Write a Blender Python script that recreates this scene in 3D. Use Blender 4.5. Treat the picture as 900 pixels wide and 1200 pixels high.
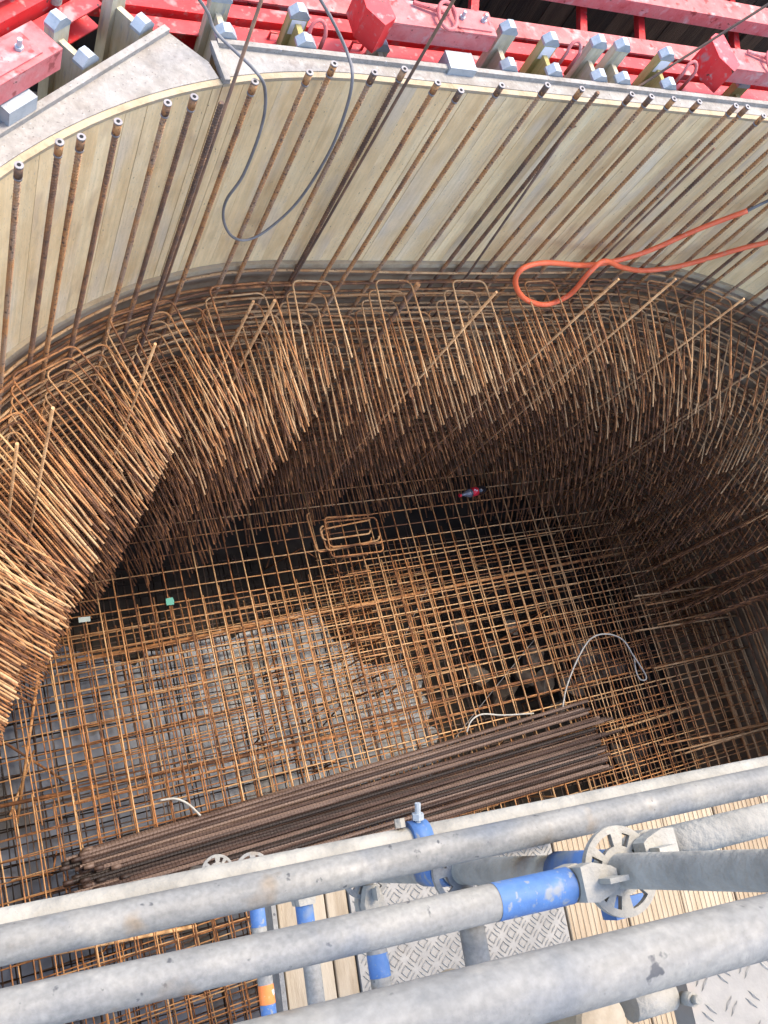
import bpy, math, random
from mathutils import Vector, Matrix
random.seed(7)
PI = math.pi
for o in list(bpy.data.objects):
    bpy.data.objects.remove(o, do_unlink=True)
scene = bpy.context.scene
COL = scene.collection

# ------------------------------------------------------------------ camera, sky, sun, exposure
ZC = 9.5                                     # camera height above the pit floor (m)
FPX = 1100.0                                 # focal length in pixels of the 900 x 1200 photograph
CX = Vector((0.885449, -0.256339, 0.387648))     # image right
CY = Vector((-0.11629, -0.929797, -0.34922))     # image down
CZ = Vector((0.449952, 0.264137, -0.853097))     # viewing direction
cam = bpy.data.cameras.new('camera')
cam.sensor_fit = 'VERTICAL'; cam.sensor_height = 36.0
cam.lens = 36.0 * FPX / 1200.0
cam.clip_start = 0.05; cam.clip_end = 500
camo = bpy.data.objects.new('camera', cam); COL.objects.link(camo)
camo.matrix_world = Matrix(((CX.x, -CY.x, -CZ.x, 0), (CX.y, -CY.y, -CZ.y, 0), (CX.z, -CY.z, -CZ.z, ZC), (0, 0, 0, 1)))
scene.camera = camo

SUN_EL = math.radians(64)
SUN_AZ = Vector((0.90, 0.44, 0)).normalized()          # a veiled sun stands to the right, along the wall
world = bpy.data.worlds.new('World'); scene.world = world; world.use_nodes = True
wn = world.node_tree.nodes; wl = world.node_tree.links
sky = wn.new('ShaderNodeTexSky'); sky.sky_type = 'NISHITA'; sky.sun_disc = False
sky.sun_elevation = SUN_EL; sky.sun_rotation = math.atan2(SUN_AZ.x, SUN_AZ.y)
sky.air_density = 0.6; sky.dust_density = 1.4; sky.ozone_density = 0.0
bg = wn['Background']; bg.inputs['Strength'].default_value = 0.15
wl.new(sky.outputs[0], bg.inputs[0])
sun = bpy.data.lights.new('sun', 'SUN'); sun.energy = 0.85; sun.angle = math.radians(20); sun.color = (1.0, 0.90, 0.74)
suno = bpy.data.objects.new('sun', sun); COL.objects.link(suno)
sd = Vector((SUN_AZ.x * math.cos(SUN_EL), SUN_AZ.y * math.cos(SUN_EL), math.sin(SUN_EL)))
suno.rotation_euler = sd.to_track_quat('Z', 'Y').to_euler()
suno.location = (0, 0, 30)
scene.view_settings.view_transform = 'Standard'
scene.view_settings.look = 'None'
scene.view_settings.exposure = 2.6
scene.view_settings.gamma = 1.0
scene.view_settings.use_curve_mapping = False

# ------------------------------------------------------------------ helpers
def ray(px, py):
    return CX * (px - 450) + CY * (py - 600) + CZ * FPX
def P(px, py, d):
    """the point that shows at this pixel and lies d metres below the camera"""
    v = ray(px, py); k = -d / v.z
    return Vector((v.x * k, v.y * k, ZC - d))
def proj(p):
    q = Vector((p.x, p.y, p.z - ZC)); z = q.dot(CZ)
    if z < .05: return (-9999, -9999)
    return (450 + FPX * q.dot(CX) / z, 600 + FPX * q.dot(CY) / z)

class MB:
    def __init__(s): s.v = []; s.f = []; s.uv = []
    def tube(s, pts, r, n=6, caps=True, v0=0.0):
        pts = [Vector(p) for p in pts]; m = len(pts)
        if not isinstance(r, (list, tuple)): r = [r] * m
        tang = []
        for i in range(m):
            a = pts[max(i - 1, 0)]; b = pts[min(i + 1, m - 1)]
            t = (b - a); tang.append(t.normalized() if t.length > 1e-9 else Vector((0, 0, 1)))
        t0 = tang[0]; u = t0.orthogonal().normalized()
        base = len(s.v); L = v0; lens = []
        for i in range(m):
            if i: L += (pts[i] - pts[i - 1]).length
            lens.append(L); t = tang[i]
            u = (u - t * u.dot(t)); u = u.normalized() if u.length > 1e-6 else t.orthogonal().normalized()
            w = t.cross(u)
            for k in range(n):
                a = 2 * PI * k / n
                s.v.append(pts[i] + (u * math.cos(a) + w * math.sin(a)) * r[i])
        for i in range(m - 1):
            for k in range(n):
                k2 = (k + 1) % n
                s.f.append((base + i * n + k, base + i * n + k2, base + (i + 1) * n + k2, base + (i + 1) * n + k))
                s.uv.append(((k / n, lens[i]), ((k + 1) / n, lens[i]), ((k + 1) / n, lens[i + 1]), (k / n, lens[i + 1])))
        if caps:
            s.f.append(tuple(base + k for k in reversed(range(n)))); s.uv.append(tuple((0, lens[0]) for k in range(n)))
            s.f.append(tuple(base + (m - 1) * n + k for k in range(n))); s.uv.append(tuple((0, lens[-1]) for k in range(n)))
        return s
    def face(s, pts):
        b = len(s.v); s.v += [Vector(p) for p in pts]; s.f.append(tuple(range(b, b + len(pts))))
        s.uv.append(tuple((p[0], p[1]) for p in pts))
    def box(s, c, size, ax=None):
        c = Vector(c); ax = ax or (Vector((1, 0, 0)), Vector((0, 1, 0)), Vector((0, 0, 1)))
        b = len(s.v)
        for k in range(8):
            p = Vector(c)
            for i in range(3):
                p += ax[i] * size[i] * (.5 if (k >> i) & 1 else -.5)
            s.v.append(p)
        for q in ((0, 2, 3, 1), (4, 5, 7, 6), (0, 1, 5, 4), (2, 6, 7, 3), (0, 4, 6, 2), (1, 3, 7, 5)):
            s.f.append(tuple(b + i for i in q)); s.uv.append(((0, 0), (1, 0), (1, 1), (0, 1)))
        return s
    def prism(s, poly, d):
        """poly: list of 3-D points of one end, d: extrusion vector"""
        b = len(s.v); n = len(poly); d = Vector(d)
        s.v += [Vector(p) for p in poly] + [Vector(p) + d for p in poly]
        s.f.append(tuple(b + i for i in reversed(range(n)))); s.uv.append(tuple((0, 0) for i in range(n)))
        s.f.append(tuple(b + n + i for i in range(n))); s.uv.append(tuple((0, 0) for i in range(n)))
        for i in range(n):
            j = (i + 1) % n
            s.f.append((b + i, b + j, b + n + j, b + n + i)); s.uv.append(((0, 0), (1, 0), (1, 1), (0, 1)))
        return s
    def strip(s, A, B):
        for i in range(len(A) - 1):
            s.face((A[i], A[i + 1], B[i + 1], B[i]))
    def mesh(s, name, mat, smooth=False, origin=None):
        o = Vector(origin) if origin is not None else Vector((0, 0, 0))
        me = bpy.data.meshes.new(name)
        me.from_pydata([tuple(v - o) for v in s.v], [], s.f)
        ul = me.uv_layers.new(name='UVMap').data
        i = 0
        flat = []
        for q in s.uv:
            for c in q: flat += [c[0], c[1]]
        ul.foreach_set('uv', flat)
        if smooth: me.polygons.foreach_set('use_smooth', [len(f) == 4 for f in s.f])
        me.materials.append(mat); me.update()
        return me

def link(name, me, parent=None, loc=(0, 0, 0), rot=None):
    o = bpy.data.objects.new(name, me); COL.objects.link(o)
    o.location = loc
    if rot is not None: o.rotation_euler = rot
    if parent is not None: o.parent = parent
    return o
def tag(o, label, cat=None, group=None, kind=None):
    if label: o['label'] = label
    if cat: o['category'] = cat
    if group: o['group'] = group
    if kind: o['kind'] = kind
    return o
def thing(name, label, cat, loc=(0, 0, 0), group=None, rotz=0):
    o = bpy.data.objects.new(name, None); COL.objects.link(o); o.empty_display_size = .1
    o.location = loc; o.rotation_euler = (0, 0, rotz)
    return tag(o, label, cat, group)
def solo(name, mb, mat, label, cat, origin, group=None, smooth=False):
    return tag(link(name, mb.mesh(name, mat, smooth, origin), None, origin), label, cat, group)
def part(name, mb, mat, parent, smooth=False, label=None):
    """mb is in world coordinates; the parent has no rotation"""
    o = link(name, mb.mesh(name, mat, smooth, parent_world(parent)), parent)
    if label: o['label'] = label
    return o
def parent_world(p):
    l = Vector(p.location)
    while p.parent: p = p.parent; l += Vector(p.location)
    return l

# ------------------------------------------------------------------ materials
def new_mat(name):
    m = bpy.data.materials.new(name); m.use_nodes = True
    nt = m.node_tree; b = nt.nodes['Principled BSDF']
    return m, nt, b
def surf(name, cols, scale=6, rough=.7, metal=0, bump=.0, bscale=60, stretch=(1, 1, 1), objrand=.0, spots=None, detail=5, spec=.4, grain=None):
    """noise-driven colour between the stops `cols`; objrand shifts each object's tone"""
    m, nt, b = new_mat(name); N = nt.nodes; L = nt.links
    tc = N.new('ShaderNodeTexCoord'); oi = N.new('ShaderNodeObjectInfo')
    mp = N.new('ShaderNodeMapping'); mp.inputs['Scale'].default_value = stretch
    L.new(tc.outputs['Object'], mp.inputs['Vector'])
    mul = N.new('ShaderNodeMath'); mul.operation = 'MULTIPLY'; mul.inputs[1].default_value = 37.0
    L.new(oi.outputs['Random'], mul.inputs[0])
    add = N.new('ShaderNodeVectorMath'); add.operation = 'ADD'
    L.new(mp.outputs[0], add.inputs[0]); L.new(mul.outputs[0], add.inputs[1])
    no = N.new('ShaderNodeTexNoise'); no.inputs['Scale'].default_value = scale; no.inputs['Detail'].default_value = detail; no.inputs['Roughness'].default_value = .62
    L.new(add.outputs[0], no.inputs['Vector'])
    ra = N.new('ShaderNodeValToRGB'); e = ra.color_ramp.elements
    n = len(cols)
    for i, c in enumerate(cols):
        pos = .28 + .44 * i / max(n - 1, 1)
        if i < 2: e[i].position = pos; e[i].color = (*c, 1)
        else: x = e.new(pos); x.color = (*c, 1)
    off = N.new('ShaderNodeMath'); off.operation = 'MULTIPLY_ADD'; off.inputs[1].default_value = objrand; 
    L.new(oi.outputs['Random'], off.inputs[0])
    sub = N.new('ShaderNodeMath'); sub.operation = 'SUBTRACT'; sub.inputs[1].default_value = objrand / 2
    L.new(no.outputs['Fac'], sub.inputs[0]); L.new(sub.outputs[0], off.inputs[2])
    L.new(off.outputs[0], ra.inputs[0])
    col = ra.outputs[0]
    for (sc, lo, hi, c) in (spots or []):
        n2 = N.new('ShaderNodeTexNoise'); n2.inputs['Scale'].default_value = sc; n2.inputs['Detail'].default_value = 3
        L.new(add.outputs[0], n2.inputs['Vector'])
        mr = N.new('ShaderNodeMapRange'); mr.inputs[1].default_value = lo; mr.inputs[2].default_value = hi
        L.new(n2.outputs['Fac'], mr.inputs[0])
        mx = N.new('ShaderNodeMix'); mx.data_type = 'RGBA'
        L.new(mr.outputs[0], mx.inputs[0]); L.new(col, mx.inputs[6]); mx.inputs[7].default_value = (*c, 1)
        col = mx.outputs[2]
    for (sv, gs, lo, hi) in (grain or []):        # streaks along one direction, as a factor on the colour
        gm = N.new('ShaderNodeMapping'); gm.inputs['Scale'].default_value = sv
        L.new(add.outputs[0], gm.inputs['Vector'])
        gn = N.new('ShaderNodeTexNoise'); gn.inputs['Scale'].default_value = gs; gn.inputs['Detail'].default_value = 4
        L.new(gm.outputs[0], gn.inputs['Vector'])
        gr = N.new('ShaderNodeMapRange'); gr.inputs[1].default_value = .3; gr.inputs[2].default_value = .7; gr.inputs[3].default_value = lo; gr.inputs[4].default_value = hi
        L.new(gn.outputs['Fac'], gr.inputs[0])
        vm = N.new('ShaderNodeVectorMath'); vm.operation = 'SCALE'
        L.new(col, vm.inputs[0]); L.new(gr.outputs[0], vm.inputs['Scale']); col = vm.outputs[0]
    L.new(col, b.inputs['Base Color'])
    b.inputs['Roughness'].default_value = rough; b.inputs['Metallic'].default_value = metal
    b.inputs['Specular IOR Level'].default_value = spec
    if bump:
        nb = N.new('ShaderNodeTexNoise'); nb.inputs['Scale'].default_value = bscale; nb.inputs['Detail'].default_value = 4
        L.new(add.outputs[0], nb.inputs['Vector'])
        bu = N.new('ShaderNodeBump'); bu.inputs['Strength'].default_value = bump; bu.inputs['Distance'].default_value = .01
        L.new(nb.outputs['Fac'], bu.inputs['Height']); L.new(bu.outputs[0], b.inputs['Normal'])
    return m

M = {}
M['rust'] = surf('rusty_rebar', [(.12, .05, .02), (.30, .122, .04), (.42, .195, .068), (.38, .21, .09), (.51, .305, .14)], scale=8, rough=.75, bump=.3, bscale=150, objrand=.48, spots=[(60, .62, .70, (.12, .065, .035))])
M['rust_bright'] = surf('fresh_rust', [(.12, .052, .021), (.28, .128, .047), (.38, .21, .09)], scale=9, rough=.75, bump=.3, bscale=120, objrand=.25)
M['rust_bar'] = surf('rusty_ribbed_bar', [(.10, .058, .036), (.20, .10, .05), (.40, .185, .062), (.30, .185, .105)], scale=5, rough=.75, bump=.5, bscale=140, objrand=.42, spots=[(60, .56, .66, (.085, .05, .032)), (80, .64, .70, (.40, .21, .08))])
M['rod'] = surf('dark_thin_rod', [(.05, .033, .025), (.11, .065, .042), (.20, .11, .06)], scale=8, rough=.7, objrand=.3)
M['rust_pale'] = surf('pale_rust', [(.24, .12, .05), (.44, .24, .10), (.56, .36, .18)], scale=9, rough=.75, spots=[(60, .60, .66, (.14, .07, .035))])
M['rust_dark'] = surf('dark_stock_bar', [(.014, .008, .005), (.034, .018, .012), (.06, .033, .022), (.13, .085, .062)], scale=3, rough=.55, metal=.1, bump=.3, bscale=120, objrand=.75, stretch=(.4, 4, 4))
M['coupler'] = surf('coupler_steel', [(.16, .14, .13), (.28, .26, .25)], scale=20, rough=.5, metal=.5)
M['hole'] = surf('bore', [(.006, .006, .006), (.012, .011, .01)], rough=.9)
M['board'] = surf('formwork_board', [(.63, .415, .19), (.73, .515, .255), (.77, .565, .295), (.79, .61, .345)], scale=2.2, rough=.75, bump=.25, bscale=25, stretch=(2.2, 2.2, .8), objrand=.12,
                  grain=[((1, 1, .06), 26, .89, 1.06), ((.35, .35, .9), 9, .92, 1.05)], spots=[(3.2, .56, .76, (.47, .31, .165)), (40, .70, .735, (.17, .12, .08)), (1.6, .52, .78, (.69, .565, .385)), (70, .60, .74, (.52, .41, .27))])
M['board_edge'] = surf('plywood_edge', [(.27, .195, .11), (.37, .285, .17), (.33, .27, .19)], scale=14, rough=.8, bump=.4, bscale=60)
M['cap'] = surf('splashed_plywood', [(.22, .195, .16), (.285, .258, .218), (.335, .305, .262)], scale=7, rough=.85, bump=.5, bscale=45,
                grain=[((1, 1, 1), 30, .85, 1.08)], spots=[(3, .54, .72, (.20, .165, .125)), (60, .66, .74, (.38, .36, .335)), (90, .66, .73, (.10, .08, .065)), (14, .58, .70, (.235, .20, .165))])
M['oldwall'] = surf('stained_concrete', [(.13, .086, .047), (.23, .16, .095), (.32, .24, .15)], scale=2.5, rough=.9, bump=.5, bscale=20)
M['ledge'] = surf('stained_ledge_board', [(.20, .14, .085), (.32, .235, .15), (.42, .33, .22)], scale=3, rough=.85, bump=.3, bscale=30)
M['red'] = surf('red_paint', [(.48, .018, .018), (.58, .03, .03), (.52, .06, .055)], scale=5, rough=.45, bump=.1, bscale=40, spots=[(22, .60, .74, (.40, .19, .165)), (70, .70, .76, (.36, .26, .23)), (7, .62, .70, (.30, .20, .18)), (30, .68, .72, (.10, .035, .025))])
M['red_dusty'] = surf('dusty_red_paint', [(.40, .065, .06), (.46, .125, .115), (.42, .17, .15)], scale=9, rough=.75, bump=.2, bscale=60, spots=[(12, .56, .74, (.44, .31, .28)), (14, .64, .70, (.24, .045, .04)), (33, .70, .73, (.09, .04, .03))])
M['timber'] = surf('beam_timber', [(.30, .25, .15), (.44, .38, .25), (.52, .46, .33)], scale=5, rough=.8, bump=.3, bscale=40, stretch=(4, 4, .6), spots=[(9, .60, .70, (.30, .28, .24))])
M['timber_yellow'] = surf('yellow_beam_timber', [(.24, .19, .06), (.36, .29, .10), (.42, .36, .17)], scale=5, rough=.75, bump=.3, bscale=40, stretch=(4, 4, .6))
M['endcap'] = surf('galvanised_end_cap', [(.24, .27, .28), (.34, .37, .38), (.40, .415, .41)], scale=16, rough=.5, metal=.35, bump=.2)
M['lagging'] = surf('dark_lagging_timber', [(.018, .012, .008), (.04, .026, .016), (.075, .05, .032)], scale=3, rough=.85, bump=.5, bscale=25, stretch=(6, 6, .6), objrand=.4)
M['galv'] = surf('galvanised_tube', [(.145, .141, .128), (.178, .17, .15), (.21, .197, .168), (.24, .222, .18)], scale=7, rough=.62, metal=.1, spec=.25, bump=.15, bscale=90,
                 spots=[(18, .60, .74, (.27, .25, .21)), (55, .67, .73, (.075, .073, .07)), (11, .64, .74, (.19, .15, .105)), (6, .58, .74, (.105, .115, .125))], grain=[((1, 1, 1), 140, .86, 1.10), ((.12, 1, 1), 60, .84, 1.08)])
M['galv_dirty'] = surf('cement_dusted_steel', [(.18, .166, .136), (.26, .238, .193), (.32, .293, .238)], scale=12, rough=.85, spec=.2, metal=.0, bump=.5, bscale=60)
M['blue'] = surf('worn_blue_paint', [(.03, .075, .18), (.05, .115, .25), (.09, .15, .26)], scale=14, rough=.6, bump=.15, spots=[(40, .60, .70, (.17, .18, .185)), (9, .62, .72, (.14, .16, .175)), (90, .62, .70, (.16, .175, .19))])
M['orange_paint'] = surf('orange_paint', [(.62, .13, .02), (.72, .20, .04)], scale=20, rough=.5, spots=[(40, .62, .68, (.55, .50, .45))])
M['hose'] = surf('orange_hose', [(.62, .10, .035), (.74, .15, .055)], scale=12, rough=.5, spots=[(14, .62, .74, (.52, .18, .09)), (50, .66, .72, (.50, .26, .16))])
M['cable'] = surf('grey_cable', [(.10, .095, .09), (.19, .18, .17)], scale=8, rough=.55)
M['white_cable'] = surf('white_cable', [(.26, .25, .215), (.40, .385, .34)], scale=10, rough=.5)
M['plate'] = surf('aluminium_plate', [(.165, .152, .128), (.22, .202, .17), (.265, .243, .203)], scale=7, rough=.65, metal=.1, spec=.25, bump=.15, spots=[(5, .6, .75, (.27, .22, .165))])
M['deckboard'] = surf('grooved_deck_timber', [(.225, .155, .085), (.30, .22, .13), (.34, .265, .17)], scale=3, rough=.8, bump=.3, bscale=50, stretch=(8, 1, 8), objrand=.3)
M['batten'] = surf('new_batten', [(.22, .165, .10), (.29, .23, .15), (.33, .27, .185)], scale=4, rough=.8, bump=.2, bscale=40, stretch=(8, 1, 8), objrand=.3, spots=[(8, .66, .7, (.20, .13, .07))])
M['shaded_ply'] = surf('plywood_painted_shade', [(.17, .07, .025), (.26, .115, .045)], scale=6, rough=.6)  # plywood lying in shade; the brown puts that shade into the colour
M['mud'] = surf('pit_mud', [(.014, .010, .006), (.03, .022, .014), (.055, .042, .028)], scale=2.2, rough=.85, bump=.8, bscale=8, detail=8)
M['earth'] = surf('site_earth', [(.06, .045, .03), (.13, .10, .07), (.19, .15, .11)], scale=1.2, rough=.95, bump=.8, bscale=6, detail=8)
M['blinding'] = surf('wet_concrete_blinding', [(.05, .06, .085), (.08, .093, .122), (.11, .122, .152)], scale=1.6, rough=.28, bump=.1, bscale=12, spots=[(1.1, .54, .64, (.035, .028, .02)), (4, .60, .70, (.04, .034, .028))])
M['stone'] = surf('broken_concrete', [(.07, .053, .037), (.13, .10, .07), (.20, .165, .12)], scale=5, rough=.9, bump=.6, bscale=25, objrand=.3)
M['tag_green'] = surf('green_tag', [(.015, .18, .12), (.03, .24, .165)], rough=.5)
M['tag_white'] = surf('white_tag', [(.19, .24, .20), (.26, .29, .26)], rough=.5)
M['cola'] = surf('dark_drink', [(.018, .014, .014), (.035, .03, .03)], rough=.12, spec=.8)
M['clearplastic'] = surf('pale_bottle_plastic', [(.06, .062, .07), (.16, .165, .18)], scale=30, rough=.15, spec=.8)
M['label_red'] = surf('red_label', [(.62, .015, .03), (.70, .03, .05)], rough=.35)
M['white'] = surf('white_print', [(.72, .70, .68), (.80, .78, .76)], rough=.5)
M['log'] = surf('weathered_timber', [(.16, .12, .07), (.26, .20, .125), (.34, .28, .19)], scale=10, rough=.85, bump=.5, bscale=30)

# ------------------------------------------------------------------ plan of the pit (far wall straight, rounded corners)
XL, XR, YC, RW = 2.40, 5.40, 0.52, 2.90
def path(s, off=0.0):
    """point of the wall face at arc length s (0 where the straight run begins), off metres inside; plus the inward normal"""
    if s < 0:
        a = PI / 2 - s / RW; c = Vector((XL, YC, 0))
    elif s > XR - XL:
        a = PI / 2 - (s - (XR - XL)) / RW; c = Vector((XR, YC, 0))
    else:
        return Vector((XL + s, YC + RW - off, 0)), Vector((0, -1, 0))
    n = Vector((math.cos(a), math.sin(a), 0))
    if s < -RW * PI / 2: 
        return Vector((XL - RW + off, YC + (s + RW * PI / 2), 0)), Vector((1, 0, 0))
    if s > (XR - XL) + RW * PI / 2:
        return Vector((XR + RW - off, YC - (s - (XR - XL) - RW * PI / 2), 0)), Vector((-1, 0, 0))
    return c + n * (RW - off), -n
def inside(x, y):
    """distance of a plan point inside the wall face"""
    if y < YC: return min(x - (XL - RW), XR + RW - x)
    if x < XL: return RW - math.hypot(x - XL, y - YC)
    if x > XR: return RW - math.hypot(x - XR, y - YC)
    return YC + RW - y
def on_wall(px, py, off):
    lo, hi = .5, 12.0
    for i in range(50):
        d = (lo + hi) / 2; p = P(px, py, d)
        if inside(p.x, p.y) > off: lo = d
        else: hi = d
    return P(px, py, lo)
def zz(p, d): return Vector((p.x, p.y, ZC - d))
D_TOP, D_FORM, D_MAT = 3.45, 5.06, 8.10
S0, S1 = -4.6, 7.4

# ------------------------------------------------------------------ the setting
outline = [path(-9 + .25 * i)[0] for i in range(0, 84)]
outline = []
for i in range(33): outline.append(Vector((XL + RW * math.cos(PI + -PI / 2 * i / 32 - 0), YC + RW * math.sin(PI - PI / 2 * i / 32), 0)))
for i in range(33): outline.append(Vector((XR + RW * math.cos(PI / 2 - PI / 2 * i / 32), YC + RW * math.sin(PI / 2 - PI / 2 * i / 32), 0)))
for i in range(33): outline.append(Vector((XR + RW * math.cos(-PI / 2 * i / 32), YC - .6 + RW * math.sin(-PI / 2 * i / 32), 0)))
for i in range(33): outline.append(Vector((XL + RW * math.cos(-PI / 2 - PI / 2 * i / 32), YC - .6 + RW * math.sin(-PI / 2 - PI / 2 * i / 32), 0)))
def scaled(o, k): return [Vector((3.8 + (p.x - 3.8) * k, .2 + (p.y - .2) * k, p.z)) for p in o]
zg = ZC - 5.16
loop = outline + [outline[0]]
g = MB()
in_ = [Vector((p.x, p.y, zg)) for p in loop]
prev = [q + Vector((0, 0, 0)) for q in scaled(in_, 1.055)]
for k in (1.6, 3, 9, 30):
    nx = scaled(in_, k)
    g.strip(nx, prev); prev = nx
tag(link('ground', g.mesh('ground', M['earth'])), None, kind='structure')
fl = MB(); fl.face([(-2, -5, 0), (10, -5, 0), (10, 5, 0), (-2, 5, 0)])
tag(link('pit_floor', fl.mesh('pit_floor', M['mud'])), None, kind='structure')
# concrete blinding, patchy outline, 4 mm and more above the mud
bl = MB(); pts = []
c = (1.9, .1)
for i in range(110):
    a = 2 * PI * i / 110
    rx, ry = 2.75, 1.85
    k = 1 + .07 * math.sin(3 * a + 1) + .06 * math.sin(7 * a) + .04 * math.sin(13 * a + 2) + random.uniform(-.04, .04)
    e = (abs(math.cos(a)) ** 4 + abs(math.sin(a)) ** 4) ** -.25
    pts.append(Vector((c[0] + rx * math.cos(a) * k * e, c[1] + ry * math.sin(a) * k * e, .03)))
bl.prism([p - Vector((0, 0, .028)) for p in pts], (0, 0, .028))
tag(link('concrete_blinding', bl.mesh('concrete_blinding', M['blinding'])), None, kind='structure')
lw = MB()
top = [Vector((p.x, p.y, zg + .06)) for p in loop]; bot = [Vector((p.x, p.y, -.05)) for p in loop]
out = scaled(top, 1.06)
lw.strip(top, bot); lw.strip(out, top)
w = tag(link('pit_wall', lw.mesh('pit_wall', M['oldwall'], True)), 'stained lower pit wall behind the reinforcement', 'wall')

# ------------------------------------------------------------------ curved formwork: boards, rails, caps
SEAM = -.83
def sweep(s0, s1, prof, n):
    """sweep a closed profile [(off, depth)] along the wall"""
    m = MB(); rings = []
    for i in range(n + 1):
        s = s0 + (s1 - s0) * i / n
        rings.append([zz(path(s, o)[0], d) for o, d in prof])
    k = len(prof)
    for i in range(n):
        for j in range(k):
            m.face((rings[i][j], rings[i][(j + 1) % k], rings[i + 1][(j + 1) % k], rings[i + 1][j]))
    m.face(rings[0][::-1]); m.face(rings[-1])
    return m
def panel(label, s0, s1, loc):
    t = thing('formwork_panel', label, 'formwork', loc)
    s = s0
    while s < s1 - .03:
        wd = min(random.choice((.10, .12, .12, .145, .16)), s1 - s)
        o = random.uniform(0, .003); b = .0012
        m = sweep(s + b, s + wd - b, [(o, D_TOP + random.uniform(0, .004)), (o, D_FORM), (-.024, D_FORM), (-.024, D_TOP + .002)], 2)
        part('board', m, M['board'], t)
        s += wd
    n = int((s1 - s0) / .12)
    part('top_rail', sweep(s0, s1, [(.004, D_TOP - .022), (.004, D_TOP - .002), (-.03, D_TOP - .002), (-.03, D_TOP - .022)], n), M['board_edge'], t)
    part('bottom_rail', sweep(s0, s1, [(.028, D_FORM + .003), (.030, D_FORM + .045), (-.03, D_FORM + .045), (-.03, D_FORM + .003)], n), M['board_edge'], t)
    part('ledge_board', sweep(s0, s1, [(.008, D_FORM + .048), (.008, D_FORM + .15), (-.03, D_FORM + .15), (-.03, D_FORM + .048)], n), M['ledge'], t)
    return t
pl = panel('curved corner formwork of beige vertical boards beside the angled red waler', -4.6, SEAM, zz(path(-2.5, -.1)[0], 5))
pm = panel('long curved formwork of beige vertical boards behind the row of threaded bars', SEAM + .004, S1, zz(path(2, -.1)[0], 5))
# cap of the corner panel
UA, UB = Vector((.53, 2.95, 0)), Vector((1.35, 3.60, 0))
ud = (UB - UA).normalized(); un = Vector((-ud.y, ud.x, 0))
UA2 = UA - ud * 1.6
N_ = 40; inner = []; outer = []
for i in range(N_ + 1):
    s = -4.4 + (SEAM - .004 + 4.4) * i / N_
    inner.append(zz(path(s, -.031)[0], D_TOP - .026))
    if i <= N_ - 6: q = UA2.lerp(UB, i / (N_ - 6))
    else: q = UB.lerp(Vector((1.535, 3.425, 0)), (i - N_ + 6) / 6)
    outer.append(zz(q, D_TOP - .026))
def slab(A, B, th):
    m = MB(); d = Vector((0, 0, -th))
    A2 = [a + d for a in A]; B2 = [b + d for b in B]
    m.strip(A, B); m.strip(B2, A2); m.strip(A2, A); m.strip(B, B2)
    m.face((A[0], B[0], B2[0], A2[0])); m.face((A[-1], A2[-1], B2[-1], B[-1]))
    return m
part('cap_plate', slab(inner, outer, .03), M['cap'], pl)
lip = MB()
lip.box(zz((UA2 + UB) / 2 - un * .02, D_TOP - .026) + Vector((0, 0, .014)), ((UB - UA2).length, .035, .028), (ud, un, Vector((0, 0, 1))))
part('edge_lip', lip, M['cap'], pl)
hp = zz(P(169, 93, D_TOP - .03), D_TOP - .0245)
hm = MB(); hm.tube([hp, hp + Vector((0, 0, .0012))], .014, 10); part('drain_hole', hm, M['hole'], pl)
inner = []; outer = []
for i in range(61):
    s = SEAM + .012 + (5.9 - SEAM) * i / 60
    q, n = path(s, -.031); inner.append(zz(q, D_TOP - .026))
    t = i / 60
    outer.append(zz(Vector((1.575 + (7.6 - 1.575) * t, 3.545 - .006 * t, 0)), D_TOP - .026))
part('cap_plate', slab(inner, outer, .03), M['cap'], pm)
lip = MB(); lip.box((4.6, 3.535, ZC - D_TOP + .026 + .014), (6.0, .03, .028)); part('edge_lip', lip, M['cap'], pm)
lip = MB(); a = Vector((1.60, 3.30, 0)); b = Vector((1.578, 3.53, 0)); dd = (b - a).normalized()
lip.box(zz((a + b) / 2, D_TOP - .026 - .014), ((b - a).length, .03, .028), (dd, Vector((-dd.y, dd.x, 0)), Vector((0, 0, 1)))); part('edge_lip', lip, M['cap'], pm)

# ------------------------------------------------------------------ timber girders behind the formwork
def girder(front, out_dir, top_d, label, yellow=False, sticker=False, tall=.0, group='timber girders behind the formwork'):
    """front: plan point at the centre of the front flange; out_dir points away from the pit"""
    o = out_dir.normalized(); a = Vector((o.y, -o.x, 0)); zv = Vector((0, 0, 1))
    t = thing('timber_girder', label, 'formwork beam', zz(front, 5.0), group)
    ms = M['timber_yellow'] if yellow else M['timber']
    H = 5.0 - top_d
    for k, (cc, hh) in enumerate(((front, H), (front + o * .17, H + tall))):
        m = MB(); z0 = ZC - 5.0; ch = .035
        wv = a * .05; tv = o * .028
        # flange with chamfered top corners
        poly = [(-1, 0), (1, 0), (1, hh - ch), (.35, hh), (-.35, hh), (-1, hh - ch)]
        m.prism([cc - tv + wv * x + Vector((0, 0, z0 + y - cc.z)) for x, y in poly], tv * 2)
        fl_ = part('flange', m, ms, t)
        e = MB(); q = cc + Vector((0, 0, z0 + hh - cc.z))
        tv2 = o * .030; wv2 = a * .0525
        pl2 = [(-1, -.05), (-1, -ch + .001), (-.35, .003), (.35, .003), (1, -ch + .001), (1, -.05)]
        e.prism([q - tv2 + wv2 * x + Vector((0, 0, y)) for x, y in pl2], tv2 * 2)
        part('end_cap', e, M['endcap'], t)
    m = MB(); m.box(zz(front + o * .085, (5.0 + top_d + .05) / 2), (.113, .03, 5.0 - top_d - .06), (o, a, zv)); part('web', m, ms, t)
    if sticker:
        m = MB(); m.box(zz(front + o * .140 , top_d - tall + .10), (.002, .08, .09), (o, a, zv)); part('sticker', m, M['white'], t)
    return t
gl = ['timber girder with grey end caps poking up behind the long formwork']
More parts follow.
